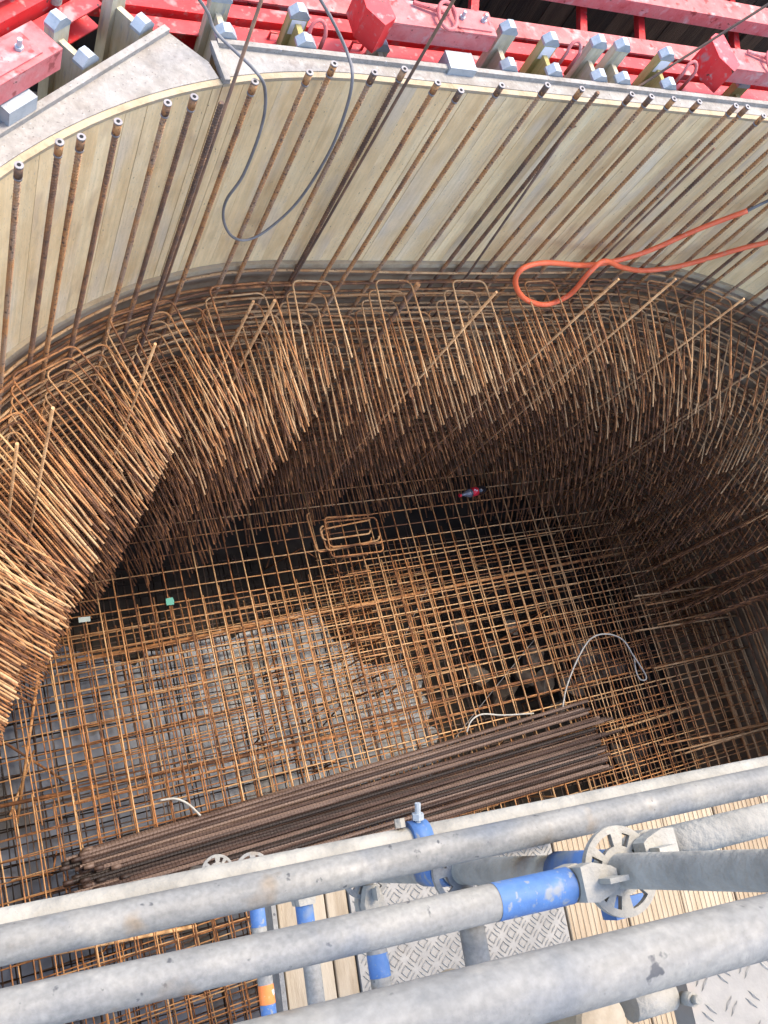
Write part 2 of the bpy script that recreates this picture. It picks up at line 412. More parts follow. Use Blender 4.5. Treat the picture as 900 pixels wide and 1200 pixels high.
for i, (px, py, yel, st, tall) in enumerate([(268, 42, 0, 0, .06), (364, 58, 1, 1, .02), (604, 88, 0, 0, .10), (655, 88, 1, 1, .06), (709, 97, 0, 0, .09), (737, 101, 0, 0, .09), (792, 110, 1, 1, .07), (900, 124, 1, 0, .05), (470, 66, 0, 0, .0)]):
    q = P(px, py, D_TOP - .08); q = Vector((q.x, 3.585, 0))
    lab = ['timber girder with grey end caps behind the long formwork', 'yellow timber girder with white sticker behind the long formwork', 'low timber girder tucked under the red connector of the long formwork'][1 if yel and st else (2 if px in (470, 900) else 0)]
    girder(q, Vector((0, 1, 0)), D_TOP - (.09 if px not in (470, 900) else -.03), lab, yel, st, tall, 'timber girders behind the formwork' if px not in (470, 900) else 'girders under the connectors')
for i, u in enumerate((-.55, .12, .57, .95)):
    q = UA + ud * u + un * .05
    girder(q, un, D_TOP - (.09 if u > .3 else .0), ['timber girder with chamfered grey caps behind the angled corner panel', 'short timber girder under the red box of the angled corner panel'][0 if u > .3 else 1], u < .3, False, .06 if u > .3 else 0, 'girders of the corner panel' if u > .3 else 'short girders of the corner panel')

# ------------------------------------------------------------------ red steel walers
def channel(a, b, w_, h_, side, m, th=.008):
    """a steel channel from a to b (top centre line points), web on `side` (unit vector across)"""
    d = (b - a); L = d.length; d.normalize(); zv = Vector((0, 0, 1)); c = (a + b) / 2
    m.box(c - zv * (h_ / 2) - side * (w_ / 2 - th / 2), (L, th, h_), (d, side, zv))
    m.box(c - zv * (th / 2) + side * (th / 2 + .0003), (L, w_ - th, th), (d, side, zv))
    m.box(c - zv * (h_ - th / 2) + side * (th / 2 + .0003), (L, w_ - th, th), (d, side, zv))
Y = Vector((0, 1, 0)); X = Vector((1, 0, 0)); Z = Vector((0, 0, 1))
def bolt(p, r=.013, h=.05):
    m = MB(); m.tube([p, p + Z * .014], r * 1.7, 6); m.tube([p + Z * .0142, p + Z * h], r, 8); return m
# main waler
t = thing('steel_waler', 'bright red steel channel waler lying behind the long formwork', 'waler', (4, 3.95, ZC - 3.7))
m = MB(); channel(Vector((1.15, 3.81, ZC - 3.60)), Vector((8.2, 3.81, ZC - 3.60)), .09, .14, -Y, m); part('front_channel', m, M['red'], t)
m = MB(); channel(Vector((1.15, 3.925, ZC - 3.57)), Vector((8.2, 3.925, ZC - 3.57)), .09, .14, Y, m); part('rear_channel', m, M['red'], t)
for x in (1.75, 2.02, 2.5, 3.45, 4.3, 4.9):
    b_ = MB(); pts = [Vector((x - .035, 3.80, ZC - 3.60)), Vector((x - .035, 3.80, ZC - 3.555)), Vector((x + .035, 3.80, ZC - 3.555)), Vector((x + .035, 3.80, ZC - 3.60))]
    b_.tube(pts, .009, 6); part('lug', b_, M['red'], t)
# rear beam
t = thing('steel_waler', 'dusty dark red rear beam with pale splashed top edge behind the bright waler', 'waler', (4, 4.1, ZC - 3.7))
m = MB(); m.box((4.7, 4.06, ZC - 3.68), (7.2, .10, .22)); part('beam', m, M['red'], t)
m = MB(); m.box((4.7, 4.06, ZC - 3.562), (7.2, .13, .014)); part('top_flange', m, M['red_dusty'], t)
for x in (1.6, 2.9, 4.2, 5.5):
    m = MB(); m.box((x, 4.002, ZC - 3.68), (.05, .014, .2)); part('stiffener', m, M['red'], t)
# upper beam with struts
t = thing('steel_waler', 'pink dusted upper beam tied back to the dark shoring planks', 'waler', (5.2, 4.5, ZC - 3.6))
a = P(705, 2, 3.45); b = P(905, 36, 3.45)
dirr = (b - a).normalized(); s_ = Vector((-dirr.y, dirr.x, 0))
m = MB(); m.box((a + b) / 2 + dirr * .4 + s_ * .07, ((b - a).length + 2.2, .16, .10), (dirr, s_, Z)); part('beam', m, M['red_dusty'], t)
for px, py in ((560, 0), (690, 22), (765, 47), (872, 50)):
    p = P(px, py, 3.50); p = Vector((p.x, 4.13, ZC - 3.60)); q = Vector((p.x + .22, 4.70, ZC - 3.60))
    m = MB(); dq = (q - p).normalized(); m.box((p + q) / 2, ((q - p).length, .05, .05), (dq, Vector((-dq.y, dq.x, 0)), Z)); part('strut', m, M['red'], t)
# connector boxes with loops
def connector(x0, x1, label, n):
    t = thing('waler_connector', label, 'connector', ((x0 + x1) / 2, 3.7, ZC - 3.5))
    d0 = 3.27
    m = MB(); m.box(((x0 + x1) / 2, 3.745, ZC - d0 - .006), (x1 - x0, .17, .012)); part('top_plate', m, M['red_dusty'], t)
    m = MB(); m.box(((x0 + x1) / 2, 3.664, ZC - d0 - .063), (x1 - x0, .010, .10)); part('front_plate', m, M['red_dusty'], t)
    m = MB(); m.box(((x0 + x1) / 2, 3.826, ZC - d0 - .063), (x1 - x0, .010, .10)); part('rear_plate', m, M['red'], t)
    m = MB(); poly = [(x0 - .13, 3.70), (x0 - .13, 3.86), (x0 - .07, 3.90), (x0 + .0, 3.90), (x0 + .03, 3.66), (x0 - .05, 3.60)]
    m.prism([Vector((x, y, ZC - d0 - .16)) for x, y in poly], (0, 0, .19)); part('gusset', m, M['red'], t)
    m = MB(); m.box((x1 - .14, 3.745, ZC - d0 + .005), (.22, .13, .009)); wp = part('bolt_plate', m, M['red_dusty'], t)
    for bx in (x1 - .21, x1 - .07):
        part('bolt', bolt(Vector((bx, 3.745, ZC - d0 + .0096)), .010, .045), M['endcap'], wp)
    cx = x0 + .36; m = MB(); pts = []
    for k in range(19):
        a_ = 2 * PI * k / 18
        pts.append(Vector((cx + .055 * math.cos(a_), 3.72 + .075 * math.sin(a_), ZC - d0 + .035 + .02 * math.sin(a_))))
    m.tube(pts, .011, 8, False); part('pin_ring', m, M['red_dusty'], t)
    m = MB(); m.tube([Vector((cx - .18, 3.80, ZC - d0 + .018)), Vector((cx + .02, 3.74, ZC - d0 + .03))], .012, 8); part('pin', m, M['red_dusty'], t)
    return t
connector(2.52, 3.20, 'pink splashed connector box with pin ring on the long red waler', 0)
connector(5.02, 5.75, 'red connector box with round pull ring near the orange hose side', 1)
for (px, py) in ((695, 60), (437, 50), (755, 70)):
    pass
# red pull hooks hanging over the stickered girders
for px, py in ((372, 40), (672, 62), (808, 85)):
    p = P(px, py, 3.36); m = MB(); pts = []
    for k in range(9):
        a_ = PI * k / 8
        pts.append(p + Vector((.045 * math.cos(a_), .03 * math.sin(a_), .06 * math.sin(a_))))
    pts = [pts[0] - Z * .16] + pts + [pts[-1] - Z * .16]
    m.tube(pts, .011, 8)
    solo('beam_clamp', m, M['red_dusty'], 'red bent clamp hook gripping a stickered yellow girder', 'clamp', p - Z * .18, 'clamp hooks on the girders', True)
# waler of the corner panel
t = thing('steel_waler', 'red steel waler running along the angled corner panel', 'waler', zz(UA + un * .33, 3.7))
for off, d_, mm, sd_ in ((.30, 3.44, 'red', -1), (.41, 3.38, 'red', 1)):
    m = MB(); channel(zz(UA - ud * 1.6 + un * off, d_), zz(UA + ud * .92 + un * off, d_), .09, .14, un * sd_, m); part('channel', m, M[mm], t)
m = MB(); c_ = zz(UA - ud * .35 + un * .47, 3.33); m.box(c_, (2.5, .11, .012), (ud, un, Z)); part('top_flange', m, M['red_dusty'], t)
m = MB(); c_ = UA + ud * .72 + un * .36; m.tube([zz(c_, 3.42), zz(c_, 3.33)], .028, 12); part('lug', m, M['galv_dirty'], t)
t = thing('waler_connector', 'dusty red box section with two bolts on the angled corner waler', 'connector', zz(UA + un * .1, 3.4))
u0, u1 = -1.7, .36; d0 = 3.20
m = MB(); c_ = zz(UA + ud * (u0 + u1) / 2 + un * .10, d0); m.box(c_, (u1 - u0, .17, .010), (ud, un, Z)); part('top_plate', m, M['red_dusty'], t)
for off in (.02, .18):
    m = MB(); c_ = zz(UA + ud * (u0 + u1) / 2 + un * off, d0 + .058); m.box(c_, (u1 - u0, .010, .104), (ud, un, Z)); part('side_plate', m, M['red_dusty'], t)
m = MB(); c_ = zz(UA + ud * .12 + un * .10, d0 - .010); m.box(c_, (.30, .12, .009), (ud, un, Z)); wp = part('bolt_plate', m, M['red_dusty'], t)
for u in (.04, .2): part('bolt', bolt(zz(UA + ud * u + un * .1, d0 - .0147), .011, .05), M['endcap'], wp)
m = MB(); c_ = zz(UA + ud * .10 + un * .02, d0 + .16); m.box(c_, (.16, .10, .08), (ud, un, Z))
solo('steel_bracket', m, M['endcap'], 'galvanised box bracket under the corner waler box', 'bracket', zz(UA + ud * .1, 3.45))
m = MB(); c_ = zz(P(540, 80, 3.4), 3.42); m.box(c_ + Vector((0, .03, 0)), (.17, .12, .09))
solo('steel_bracket', m, M['endcap'], 'galvanised box bracket under the pink connector box', 'bracket', c_)

# ------------------------------------------------------------------ dark shoring planks behind
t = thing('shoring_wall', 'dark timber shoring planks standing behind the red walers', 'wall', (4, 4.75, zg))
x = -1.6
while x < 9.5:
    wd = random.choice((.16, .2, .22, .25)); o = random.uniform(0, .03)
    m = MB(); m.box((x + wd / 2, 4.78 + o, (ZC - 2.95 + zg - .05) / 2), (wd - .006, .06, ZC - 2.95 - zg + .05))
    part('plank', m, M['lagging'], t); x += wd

# ------------------------------------------------------------------ tall ribbed bars with couplers
def ribbed(L, r, pitch, amp, n=8, axis=2):
    m = MB(); pts = []; rr = []
    k = int(L / pitch); 
    for i in range(k):
        for f_, a_ in ((0, 0), (.45, 0), (.6, amp), (.85, amp)):
            v = [0, 0, 0]; v[axis] = (i + f_) * pitch; pts.append(v); rr.append(r + a_)
    v = [0, 0, 0]; v[axis] = L; pts.append(v); rr.append(r)
    m.tube(pts, rr, n); return m
BL = 5.2
bar_me = ribbed(BL, .0118, .019, .0034).mesh('rebar', M['rust_bar'], False)
cm = MB(); cm.tube([(0, 0, 0), (0, 0, .062)], .0180, 12); coup_me = cm.mesh('coupler', M['rust_bar'], True)
cm = MB(); cm.tube([(0, 0, 0), (0, 0, .008)], .0190, 12); ring_me = cm.mesh('coupler_ring', M['coupler'], True)
cm = MB(); cm.tube([(0, 0, 0), (0, 0, .0015)], .0085, 10); bore_me = cm.mesh('bore', M['hole'], True)
def vbar(p, d_top, plain=False, tilt=(0, 0)):
    wh = 'in front of the corner formwork panel' if p.x < 1.6 else ('beside the hanging grey cable loop' if p.x < 2.5 else ('between the grey cable loop and the orange hose' if p.x < 4.9 else 'beside or behind the orange hose'))
    t = thing('vertical_rebar', ('tall ribbed bar without coupler ' if plain else 'tall ribbed bar with threaded coupler ') + wh, 'rebar', (p.x, p.y, ZC - d_top - BL), ('tall plain bars ' if plain else 'tall coupler bars ') + wh)
    t.rotation_euler = (tilt[0], tilt[1], random.uniform(0, 6))
    link('bar', bar_me, t)
    if not plain:
        c_ = link('coupler', coup_me, t, (0, 0, BL - .055))
        link('coupler_ring', ring_me, c_, (0, 0, .0625)); link('coupler_ring', ring_me, c_, (0, 0, -.012)); link('bore', bore_me, c_, (0, 0, .0705))
tops = [(22, 196), (69.5, 169), (95, 163), (138, 145), (196, 123), (227, 116), (260, 120), (298, 98), (362, 87), (391, 77), (438, 87), (473, 83), (512, 99), (539, 108), (587, 102), (632.7, 80.7), (674, 88), (694, 90), (732, 94), (757, 102), (782, 102), (811, 104), (853, 107), (865, 105)]
bx = []
for i, (px, py) in enumerate(tops):
    p = P(px, py, 3.3)
    d = inside(p.x, p.y)
    if d < .035:
        n_ = path(p.x - XL, 0)[1] if p.x > XL else (Vector((XL, YC, 0)) - Vector((p.x, p.y, 0))).normalized()
        p = p + n_ * (.05 - d)
    dt = 3.3
    vbar(p, dt, px in (260, 694)); bx.append(p)
# the row goes on round both corners
s = (bx[-1].x - XL) + .17
k = 0
while s < 7.2:
    q, n = path(s, .075 + random.uniform(-.02, .02)); vbar(zz(q, 0), 3.3 + random.uniform(-.08, .06)); s += (.20, .13, .19, .22, .10)[k % 5]; k += 1
for s in (-2.55, -2.75, -2.9, -3.1):
    q, n = path(s, .08); vbar(zz(q, 0), 3.3)
# thin smooth rods that stand higher
def rod(name, pts, r, mat, label, cat='rebar', group=None):
    m = MB(); m.tube(pts, r, 8); return solo(name, m, mat, label, cat, pts[0], group, True)
b = on_wall(189, 346, .10); rod('thin_rod', [Vector((b.x, b.y, ZC - 6.5)), Vector((b.x, b.y, ZC - 2.6))], .009, M['rod'], 'thin dark rod taller than the threaded bars, beside the panel seam')
b = on_wall(347, 322, .10); tpp = on_wall(527, 8, .07); rod('thin_rod', [Vector((b.x, b.y, ZC - 6.5)), b, tpp, tpp + (tpp - b) * .3], .0085, M['rod'], 'thin dark rod leaning past the pink connector box')
b = on_wall(548, 322, .10); c_ = on_wall(666, 152, .11); c2 = P(684, 142, 3.72); c3 = P(905, 2, 2.75)
rod('thin_rod', [Vector((b.x, b.y, ZC - 6.5)), b, c_, c2, c2.lerp(c3, .5), c3, c3 + (c3 - c2) * .3], .0085, M['rod'], 'thin rusty rod bent sharply over the top of the long formwork')
b = on_wall(760, 250, .11); rod('thin_rod', [Vector((b.x, b.y, ZC - 6.5)), Vector((b.x, b.y, ZC - 3.6))], .009, M['rod'], 'thin rod tied beside a threaded bar above the orange hose')

# ------------------------------------------------------------------ horizontal bars of the wall cage
def hoop(off, d, r, s0, s1, label, group, mat='rust'):
    pts = []; n = 56; w1 = random.uniform(0, 6); w2 = random.uniform(.004, .012)
    for i in range(n + 1):
        s = s0 + (s1 - s0) * i / n
        q, _ = path(s, off + w2 * math.sin(w1 + s * 1.7)); pts.append(zz(q, d + w2 * 1.2 * math.sin(w1 * 2 + s * 1.1)))
    m = MB(); m.tube(pts, r, 6)
    solo('horizontal_rebar', m, M[mat], label, 'rebar', pts[len(pts) // 2], group, True)
d = 5.13; i = 0
while d < 8.75:
    hoop(.05 + (i % 3) * .008, d, .010, -4.5 - random.random() * .3, 9.3 + random.random() * .3, 'rusty horizontal bar bent along the curved wall, against its face', 'outer horizontal bars of the wall cage')
    i += 1; d += .105
d = 5.20; i = 0
while d < 8.7:
    hoop(.115 + random.uniform(-.015, .015), d, .010, -4.5 - random.random() * .3, 9.3 + random.random() * .3, 'rusty horizontal bar bent along the curved wall, inside the tall bars', 'inner horizontal bars of the wall cage')
    i += 1; d += .15

# ------------------------------------------------------------------ U-bars whose legs point into the pit
def ubar_pts(w, L, bend=.045, sag=0.0, splay=0.0):
    pts = []; h = w / 2
    pts.append(Vector((-h - splay, -L, -sag))); pts.append(Vector((-h - splay * .5, -L * .5, -sag * .4))); pts.append(Vector((-h, -bend, 0)))
    for k in (1, 2, 3):
        a = PI - PI / 2 * k / 3.0
        pts.append(Vector((-h + bend + bend * math.cos(a), -bend + bend * math.sin(a), 0)))
    for k in (0, 1, 2):
        a = PI / 2 - PI / 2 * k / 3.0
        pts.append(Vector((h - bend + bend * math.cos(a), -bend + bend * math.sin(a), 0)))
    pts.append(Vector((h, -bend, 0))); pts.append(Vector((h + splay * .5, -L * .5, -sag * .4))); pts.append(Vector((h + splay, -L, -sag)))
    return pts
R_U = .0067
UVAR = {}
def uvar(kind):
    if kind not in UVAR:
        w, L, sag, sp = kind
        m = MB(); m.tube(ubar_pts(w, L, .05, sag, sp), R_U, 6); UVAR[kind] = m
    return UVAR[kind]
UME = {}
us = []
s = -3.3; col = 0; yawc = 0; L0 = .9
while s < 7.7:
    left = s < -.3; right = s > 3.3
    w0 = .43 if left else .285
    pitch = .37 if left else .315
    if col % 2 == 0:                       # two stacks share one direction, so that the legs run parallel group by group
        q0, n0 = path(s + pitch / 2 + (-.18 if left else 0), 0); grp = math.atan2(-n0.y, -n0.x) - PI / 2 + random.uniform(-.06, .06) - (.34 * min(1, max(0, (-s - 1.0) / 1.8)))
        L0 = (.88 if left else (.64 if not right else .76)) + random.uniform(-.06, .06)
        d = 5.085 + random.uniform(-.01, .01); Lc = L0; ic = .15
    else:
        d = 5.12 + (.14 if left else .36) + random.uniform(-.03, .03); Lc = L0 * random.uniform(.84, .92); ic = .185
    Lc = round(Lc, 2); sp = random.choice((-.015, 0, .02))
    sj = random.uniform(-.02, .02); first = True
    while d < (8.95 if s > -2.7 else 8.2):
        kind = (w0, round(Lc + random.choice((0, 0, 0, 0, 0, .03)), 2), random.choice((0, .012)), sp)
        q, n = path(s + sj + random.uniform(-.008, .008), ic + random.uniform(0, .008))
        yaw = grp + random.uniform(-.011, .011)
        pos = zz(q, d); tip = pos + n * Lc * .8
        a = proj(pos); b = proj(tip)
        hid = False                        # the drink bottle lies in a gap between the legs
        for kk in range(7):
            for sg in (-1, 1):
                lp = proj(pos + n * Lc * kk / 6.0 + Vector((n.y, -n.x, 0)) * sg * w0 / 2)
                if 530 < lp[0] < 584 and 560 < lp[1] < 592 and d < 8.0: hid = True
        if hid:
            d += .132; continue
        if any(-60 < c[0] < 960 and -60 < c[1] < 1000 for c in (a, b)):
            us.append((d, pos, yaw, random.uniform(-.015, .015), kind, first, s))
        first = False
        d += .132 + random.uniform(-.012, .012)
    s += (pitch if not left else (.24, .50)[col % 2]) + random.uniform(-.015, .015); col += 1
us.sort(key=lambda q: q[0])
for i, (d, pos, yaw, roll, kind, first, su) in enumerate(us[:300]):
    if kind not in UME: UME[kind] = uvar(kind).mesh('u_bar', M['rust'], True)
    o = link('u_bar', UME[kind], None, pos, (random.uniform(-.02, .02), roll, yaw))
    where = 'in the rounded corner below the angled red waler' if su < -.4 else ('along the straight wall below the pink connector box' if su < 2.2 else 'round the curve below the orange hose')
    tag(o, ('topmost rusty hairpin bar of its stack ' if first else 'rusty hairpin bar within a stack ') + where, 'rebar', ('topmost hairpins ' if first else 'stacked hairpins ') + where)
rest = MB()
for (d, pos, yaw, roll, kind, first, su) in us[300:]:
    src = uvar(kind); mt = Matrix.Translation(pos) @ Matrix.Rotation(yaw, 4, 'Z') @ Matrix.Rotation(roll, 4, 'Y')
    b0 = len(rest.v); rest.v += [mt @ v for v in src.v]; rest.f += [tuple(b0 + k for k in f) for f in src.f]; rest.uv += src.uv
tag(link('u_bars', rest.mesh('u_bars', M['rust'], True)), 'mass of rusty hairpin bars low down in the wall cage', 'rebar', kind='stuff')
print('u bars', len(us))

# inner vertical rods of the cage
for (px, py, r, off) in [(62, 478, .008, .60), (182, 403, .008, .60), (297, 353, .009, .32), (322, 352, .010, .36), (490, 333, .018, .20), (582, 342, .008, .62), (725, 327, .008, .60), (792, 327, .008, .64), (872, 350, .008, .62), (906, 420, .009, .45), (700, 385, .008, .40), (20, 520, .009, .45), (835, 470, .008, .5)]:
    p = on_wall(px, py, off); q = Vector((p.x + random.uniform(-.03, .03), p.y + random.uniform(-.03, .03), ZC - 8.9))
    lab = 'thick dark ribbed bar standing free among the hairpin bars' if r > .015 else 'slim rusty rod standing upright among the hairpin bars'
    m = MB(); m.tube([q, p], r * 1.1, 8)
    solo('upright_rod' if r < .015 else 'upright_bar', m, M['rust_bar' if r > .015 else 'rust_pale'], lab, 'rebar', q, None if r > .015 else 'upright rods inside the cage', True)

# ------------------------------------------------------------------ reinforcement mats on the floor
def bar_me_for(L, r, mat, cache={}):
    k = (round(L, 2), r, mat)
    if k not in cache:
        m = MB(); h = k[0] / 2; m.tube([(-h, 0, 0), (0, 0, 0), (h, 0, 0)], r, 6); cache[k] = m.mesh('bar', M[mat], True)
    return cache[k]
def mat_thing(label, x0, x1, y0, y1, d, sx, sy, r=.009, mat='rust', rz=0.0, dbl=0.0, group=None):
    c = Vector(((x0 + x1) / 2, (y0 + y1) / 2, 0)); t = thing('rebar_mat', label, 'rebar mat', (c.x, c.y, ZC - d), group, rz)
    hx, hy = (x1 - x0) / 2, (y1 - y0) / 2
    y = -hy
    while y <= hy + .001:
        L = 2 * hx + random.choice((0, .05, .1))
        link('bar', bar_me_for(L, r, mat), t, (random.uniform(-.05, .05), y + random.uniform(-.008, .008), 0), (0, 0, random.uniform(-.003, .003)))
        y += sy
    x = -hx
    while x <= hx + .001:
        L = 2 * hy + random.choice((0, .05, .1))
        link('bar', bar_me_for(L, r, mat), t, (x + random.uniform(-.008, .008), random.uniform(-.04, .04), 2 * r + .0005), (0, 0, PI / 2 + random.uniform(-.003, .003)))
        x += sx
    return t
mat_thing('wide upper rebar mat of square cells spanning the whole pit floor', .9, 8.55, -2.0, 2.92, 8.10, .15, .15, .0062, 'rust', -.008)
mat_thing('rebar mat laid close under the wide mat over the pale blinding', .65, 4.60, .39, 1.95, 8.17, .15, .15, .0059, 'rust_bright', .004)
mat_thing('narrow rebar mat doubling the lap over the pale blinding', 1.10, 3.70, .75, 1.93, 8.21, .15, .15, .0058, 'rust_bright', .010)
mat_thing('rebar mat lapped under the wide mat in the middle of the pit', 3.98, 6.35, .66, 2.02, 8.17, .15, .15, .0060, 'rust', .012)
mat_thing('rebar mat lapped under the wide mat beyond the bar stack end', 5.79, 8.5, -1.17, 1.15, 8.17, .15, .15, .0060, 'rust', -.02)
mat_thing('rebar mat lapped under the wide mat beside the left stack end', .14, 2.9, -1.66, .5, 8.17, .15, .15, .0059, 'rust_bright', -.012)
mat_thing('second lower rebar mat under the lapped mats above the blinding', .34, 4.7, -1.46, 1.9, 8.36, .15, .15, .0055, 'rust', .015)
mat_thing('lower rebar mat deep under the middle of the pit', 3.6, 8.2, -1.4, 2.3, 8.55, .15, .15, .0055, 'rust', -.012)
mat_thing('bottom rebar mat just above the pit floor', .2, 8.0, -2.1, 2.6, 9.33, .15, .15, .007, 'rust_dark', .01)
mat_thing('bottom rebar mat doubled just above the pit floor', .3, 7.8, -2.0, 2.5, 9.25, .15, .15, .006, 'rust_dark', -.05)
# long carrier bars under the upper mats
for (a, b, d, r) in [((0, 792), (767, 640), 8.24, .016), ((300, 872), (705, 777), 8.24, .013), ((0, 945), (480, 845), 8.26, .016), ((0, 1130), (230, 1085), 8.24, .016), ((560, 905), (900, 800), 8.24, .013)]:
    p, q = P(*a, d), P(*b, d); m = MB(); m.tube([p, (p + q) / 2 - Z * .01, q], r, 8)
    solo('carrier_bar', m, M['rust'], 'long thick bar carrying the upper rebar mats from below', 'rebar', p, 'carrier bars under the mats', True)
# chairs between the mats: bent bars with slanting legs
for i in range(26):
    x = random.uniform(.4, 7.6); y = random.uniform(-1.6, 2.2); a = random.uniform(0, PI); L = random.uniform(.3, .5)
    dv = Vector((math.cos(a), math.sin(a), 0)); sv = Vector((-dv.y, dv.x, 0)) * random.uniform(.1, .25)
    b = Vector((x, y, ZC - 9.28)); hgt = 8.40
    t_ = Vector((x, y, ZC - hgt))
    m = MB(); m.tube([b - dv * L - sv * 2, b - dv * L * .9, t_ - dv * L * .6, t_ + dv * L * .6, b + dv * L * .9, b + dv * L - sv * 2], .008, 6)
    solo('mat_chair', m, M['rust'], 'bent support chair standing between the bottom and upper mats', 'rebar chair', b, 'support chairs between the mats', True)
# long diagonal loose bars seen through the mats
for (a, da, b, db, r, lab) in [((5, 870), 8.9, (75, 915), 9.2, .012, 'grey bar lying askew on the bottom mat by the blinding edge'), ((45, 790), 8.3, (20, 965), 8.6, .012, 'pale slanting bar propped under the mats beside the hairpin legs'), ((12, 955), 8.4, (40, 880), 8.9, .010, 'short slanting bar leaning down to the bottom mat')]:
    p, q = P(*a, da), P(*b, db); m = MB(); m.tube([p, q], r, 8); solo('loose_bar', m, M['rust'], lab, 'rebar', q, None, True)

# spacer U-bars: a ladder of short bars laid on the mats
for i in range(9):
    p = P(418 + 3.5 * i, 651 + 19.5 * i, 8.075); a = random.uniform(-.03, .03)
    m = MB(); h = .13
    m.tube([(-h, .0, -.5), (-h, 0, -.03), (-h + .03, 0, 0), (h - .03, 0, 0), (h, 0, -.03), (h, 0, -.5)], .0085, 6)
    o = link('spacer_bar', m.mesh('spacer_bar', M['rust_bright'], True), None, p, (0, 0, a))
    tag(o, 'short orange spacer bar bridging the lap between two rebar mats', 'rebar', 'ladder of spacer bars across the lap')
# stirrups lying on the wide mat
def stirrup(c, w, h, rz, z, open_, lab):
    m = MB(); b = .04; pts = []
    cs = [(w / 2, h / 2, 0), (-w / 2, h / 2, PI / 2), (-w / 2, -h / 2, PI), (w / 2, -h / 2, 1.5 * PI)]
    for k, (x, y, a0) in enumerate(cs):
        for j in range(4):
            a = a0 + PI / 2 * j / 3
            pts.append(Vector((x - math.copysign(b, x) + b * math.cos(a), y - math.copysign(b, y) + b * math.sin(a), 0)))
    if open_: pts = pts[open_:] 
    else: pts = pts + [pts[0]]
    m.tube(pts, .009, 6)
    o = link('stirrup', m.mesh('stirrup', M['rust'], True), None, (c.x, c.y, z), (random.uniform(-.01, .01), 0, rz))
    tag(o, lab, 'stirrup', 'stirrups dropped on the wide mat')
c = P(408, 620, 7.98); zb = ZC - 8.10 + .04
for i, (dx, dy, w, h, rz, op) in enumerate([(-.05, .05, .60, .40, .05, 4), (.07, -.07, .56, .36, -.03, 0), (.03, -.05, .58, .22, .06, 3), (-.02, .0, .52, .14, .0, 4), (.05, -.02, .56, .30, -.06, 3)]):
    stirrup(c + Vector((dx, dy, 0)), w, h, rz, zb + .02 * i, op, 'bent rectangular stirrup lying on the wide rebar mat below the hairpin bars')

# ------------------------------------------------------------------ stack of stock bars lying on the mats
SL = 5.02
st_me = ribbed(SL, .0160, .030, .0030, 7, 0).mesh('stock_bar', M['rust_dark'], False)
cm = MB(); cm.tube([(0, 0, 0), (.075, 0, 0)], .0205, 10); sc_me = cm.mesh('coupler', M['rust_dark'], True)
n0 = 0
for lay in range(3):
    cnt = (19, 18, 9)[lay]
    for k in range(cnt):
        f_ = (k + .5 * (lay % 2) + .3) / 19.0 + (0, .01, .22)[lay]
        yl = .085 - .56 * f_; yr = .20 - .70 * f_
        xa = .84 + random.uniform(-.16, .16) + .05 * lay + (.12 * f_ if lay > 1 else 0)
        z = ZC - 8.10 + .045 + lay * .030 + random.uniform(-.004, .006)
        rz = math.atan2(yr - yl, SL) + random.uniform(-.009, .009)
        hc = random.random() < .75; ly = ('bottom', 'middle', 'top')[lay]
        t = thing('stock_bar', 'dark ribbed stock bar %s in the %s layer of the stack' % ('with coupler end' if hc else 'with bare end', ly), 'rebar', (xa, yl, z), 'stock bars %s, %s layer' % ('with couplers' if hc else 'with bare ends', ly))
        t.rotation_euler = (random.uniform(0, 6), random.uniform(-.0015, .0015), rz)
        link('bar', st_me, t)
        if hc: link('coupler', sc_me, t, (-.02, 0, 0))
# loose bundles at the right-hand side
for i in range(9):
    x = random.uniform(6.6, 7.2); y = random.choice((1.05, .75, .35, -.05, -.5)) + random.uniform(-.07, .07)
    L = random.uniform(1.6, 2.6); rz = random.uniform(-.09, .03)
    m = bar_me_for(round(L, 1), .010, 'rust')
    o = link('loose_bar', m, None, (x + L / 2, y, ZC - 8.10 + .045 + random.uniform(0, .03)), (0, random.uniform(-.006, .006), rz))
    tag(o, 'loose rusty bar lying on the mat between the stack end and the right hairpin legs', 'rebar', 'loose bars beyond the stack end')

# ------------------------------------------------------------------ rubble under the mats
def rock(c, r, lab):
    import bmesh
    bm = bmesh.new(); bmesh.ops.create_icosphere(bm, subdivisions=2, radius=1)
    ph = [random.uniform(0, 6) for k in range(6)]
    for v in bm.verts:
        k = 1 + .22 * math.sin(3 * v.co.x + ph[0]) + .2 * math.sin(4 * v.co.y + ph[1]) + .18 * math.sin(5 * v.co.z + ph[2]) + random.uniform(-.08, .08)
        v.co = Vector((v.co.x * k * r, v.co.y * k * r * .8, v.co.z * k * r * .55))
    me = bpy.data.meshes.new('rubble_block'); bm.to_mesh(me); bm.free(); me.materials.append(M['stone'])
    o = link('rubble_block', me, None, c, (0, 0, random.uniform(0, 6))); tag(o, lab, 'rubble', 'rubble under the mats')
for (px, py) in [(640, 795), (668, 805), (690, 795), (612, 790), (590, 810), (655, 830), (700, 770), (715, 785), (560, 790), (742, 870), (735, 890), (625, 770), (680, 770), (575, 760), (540, 735), (600, 735)]:
    rock(P(px, py, 9.2), random.uniform(.10, .19), 'lump of broken brown concrete lying below the rebar mats')

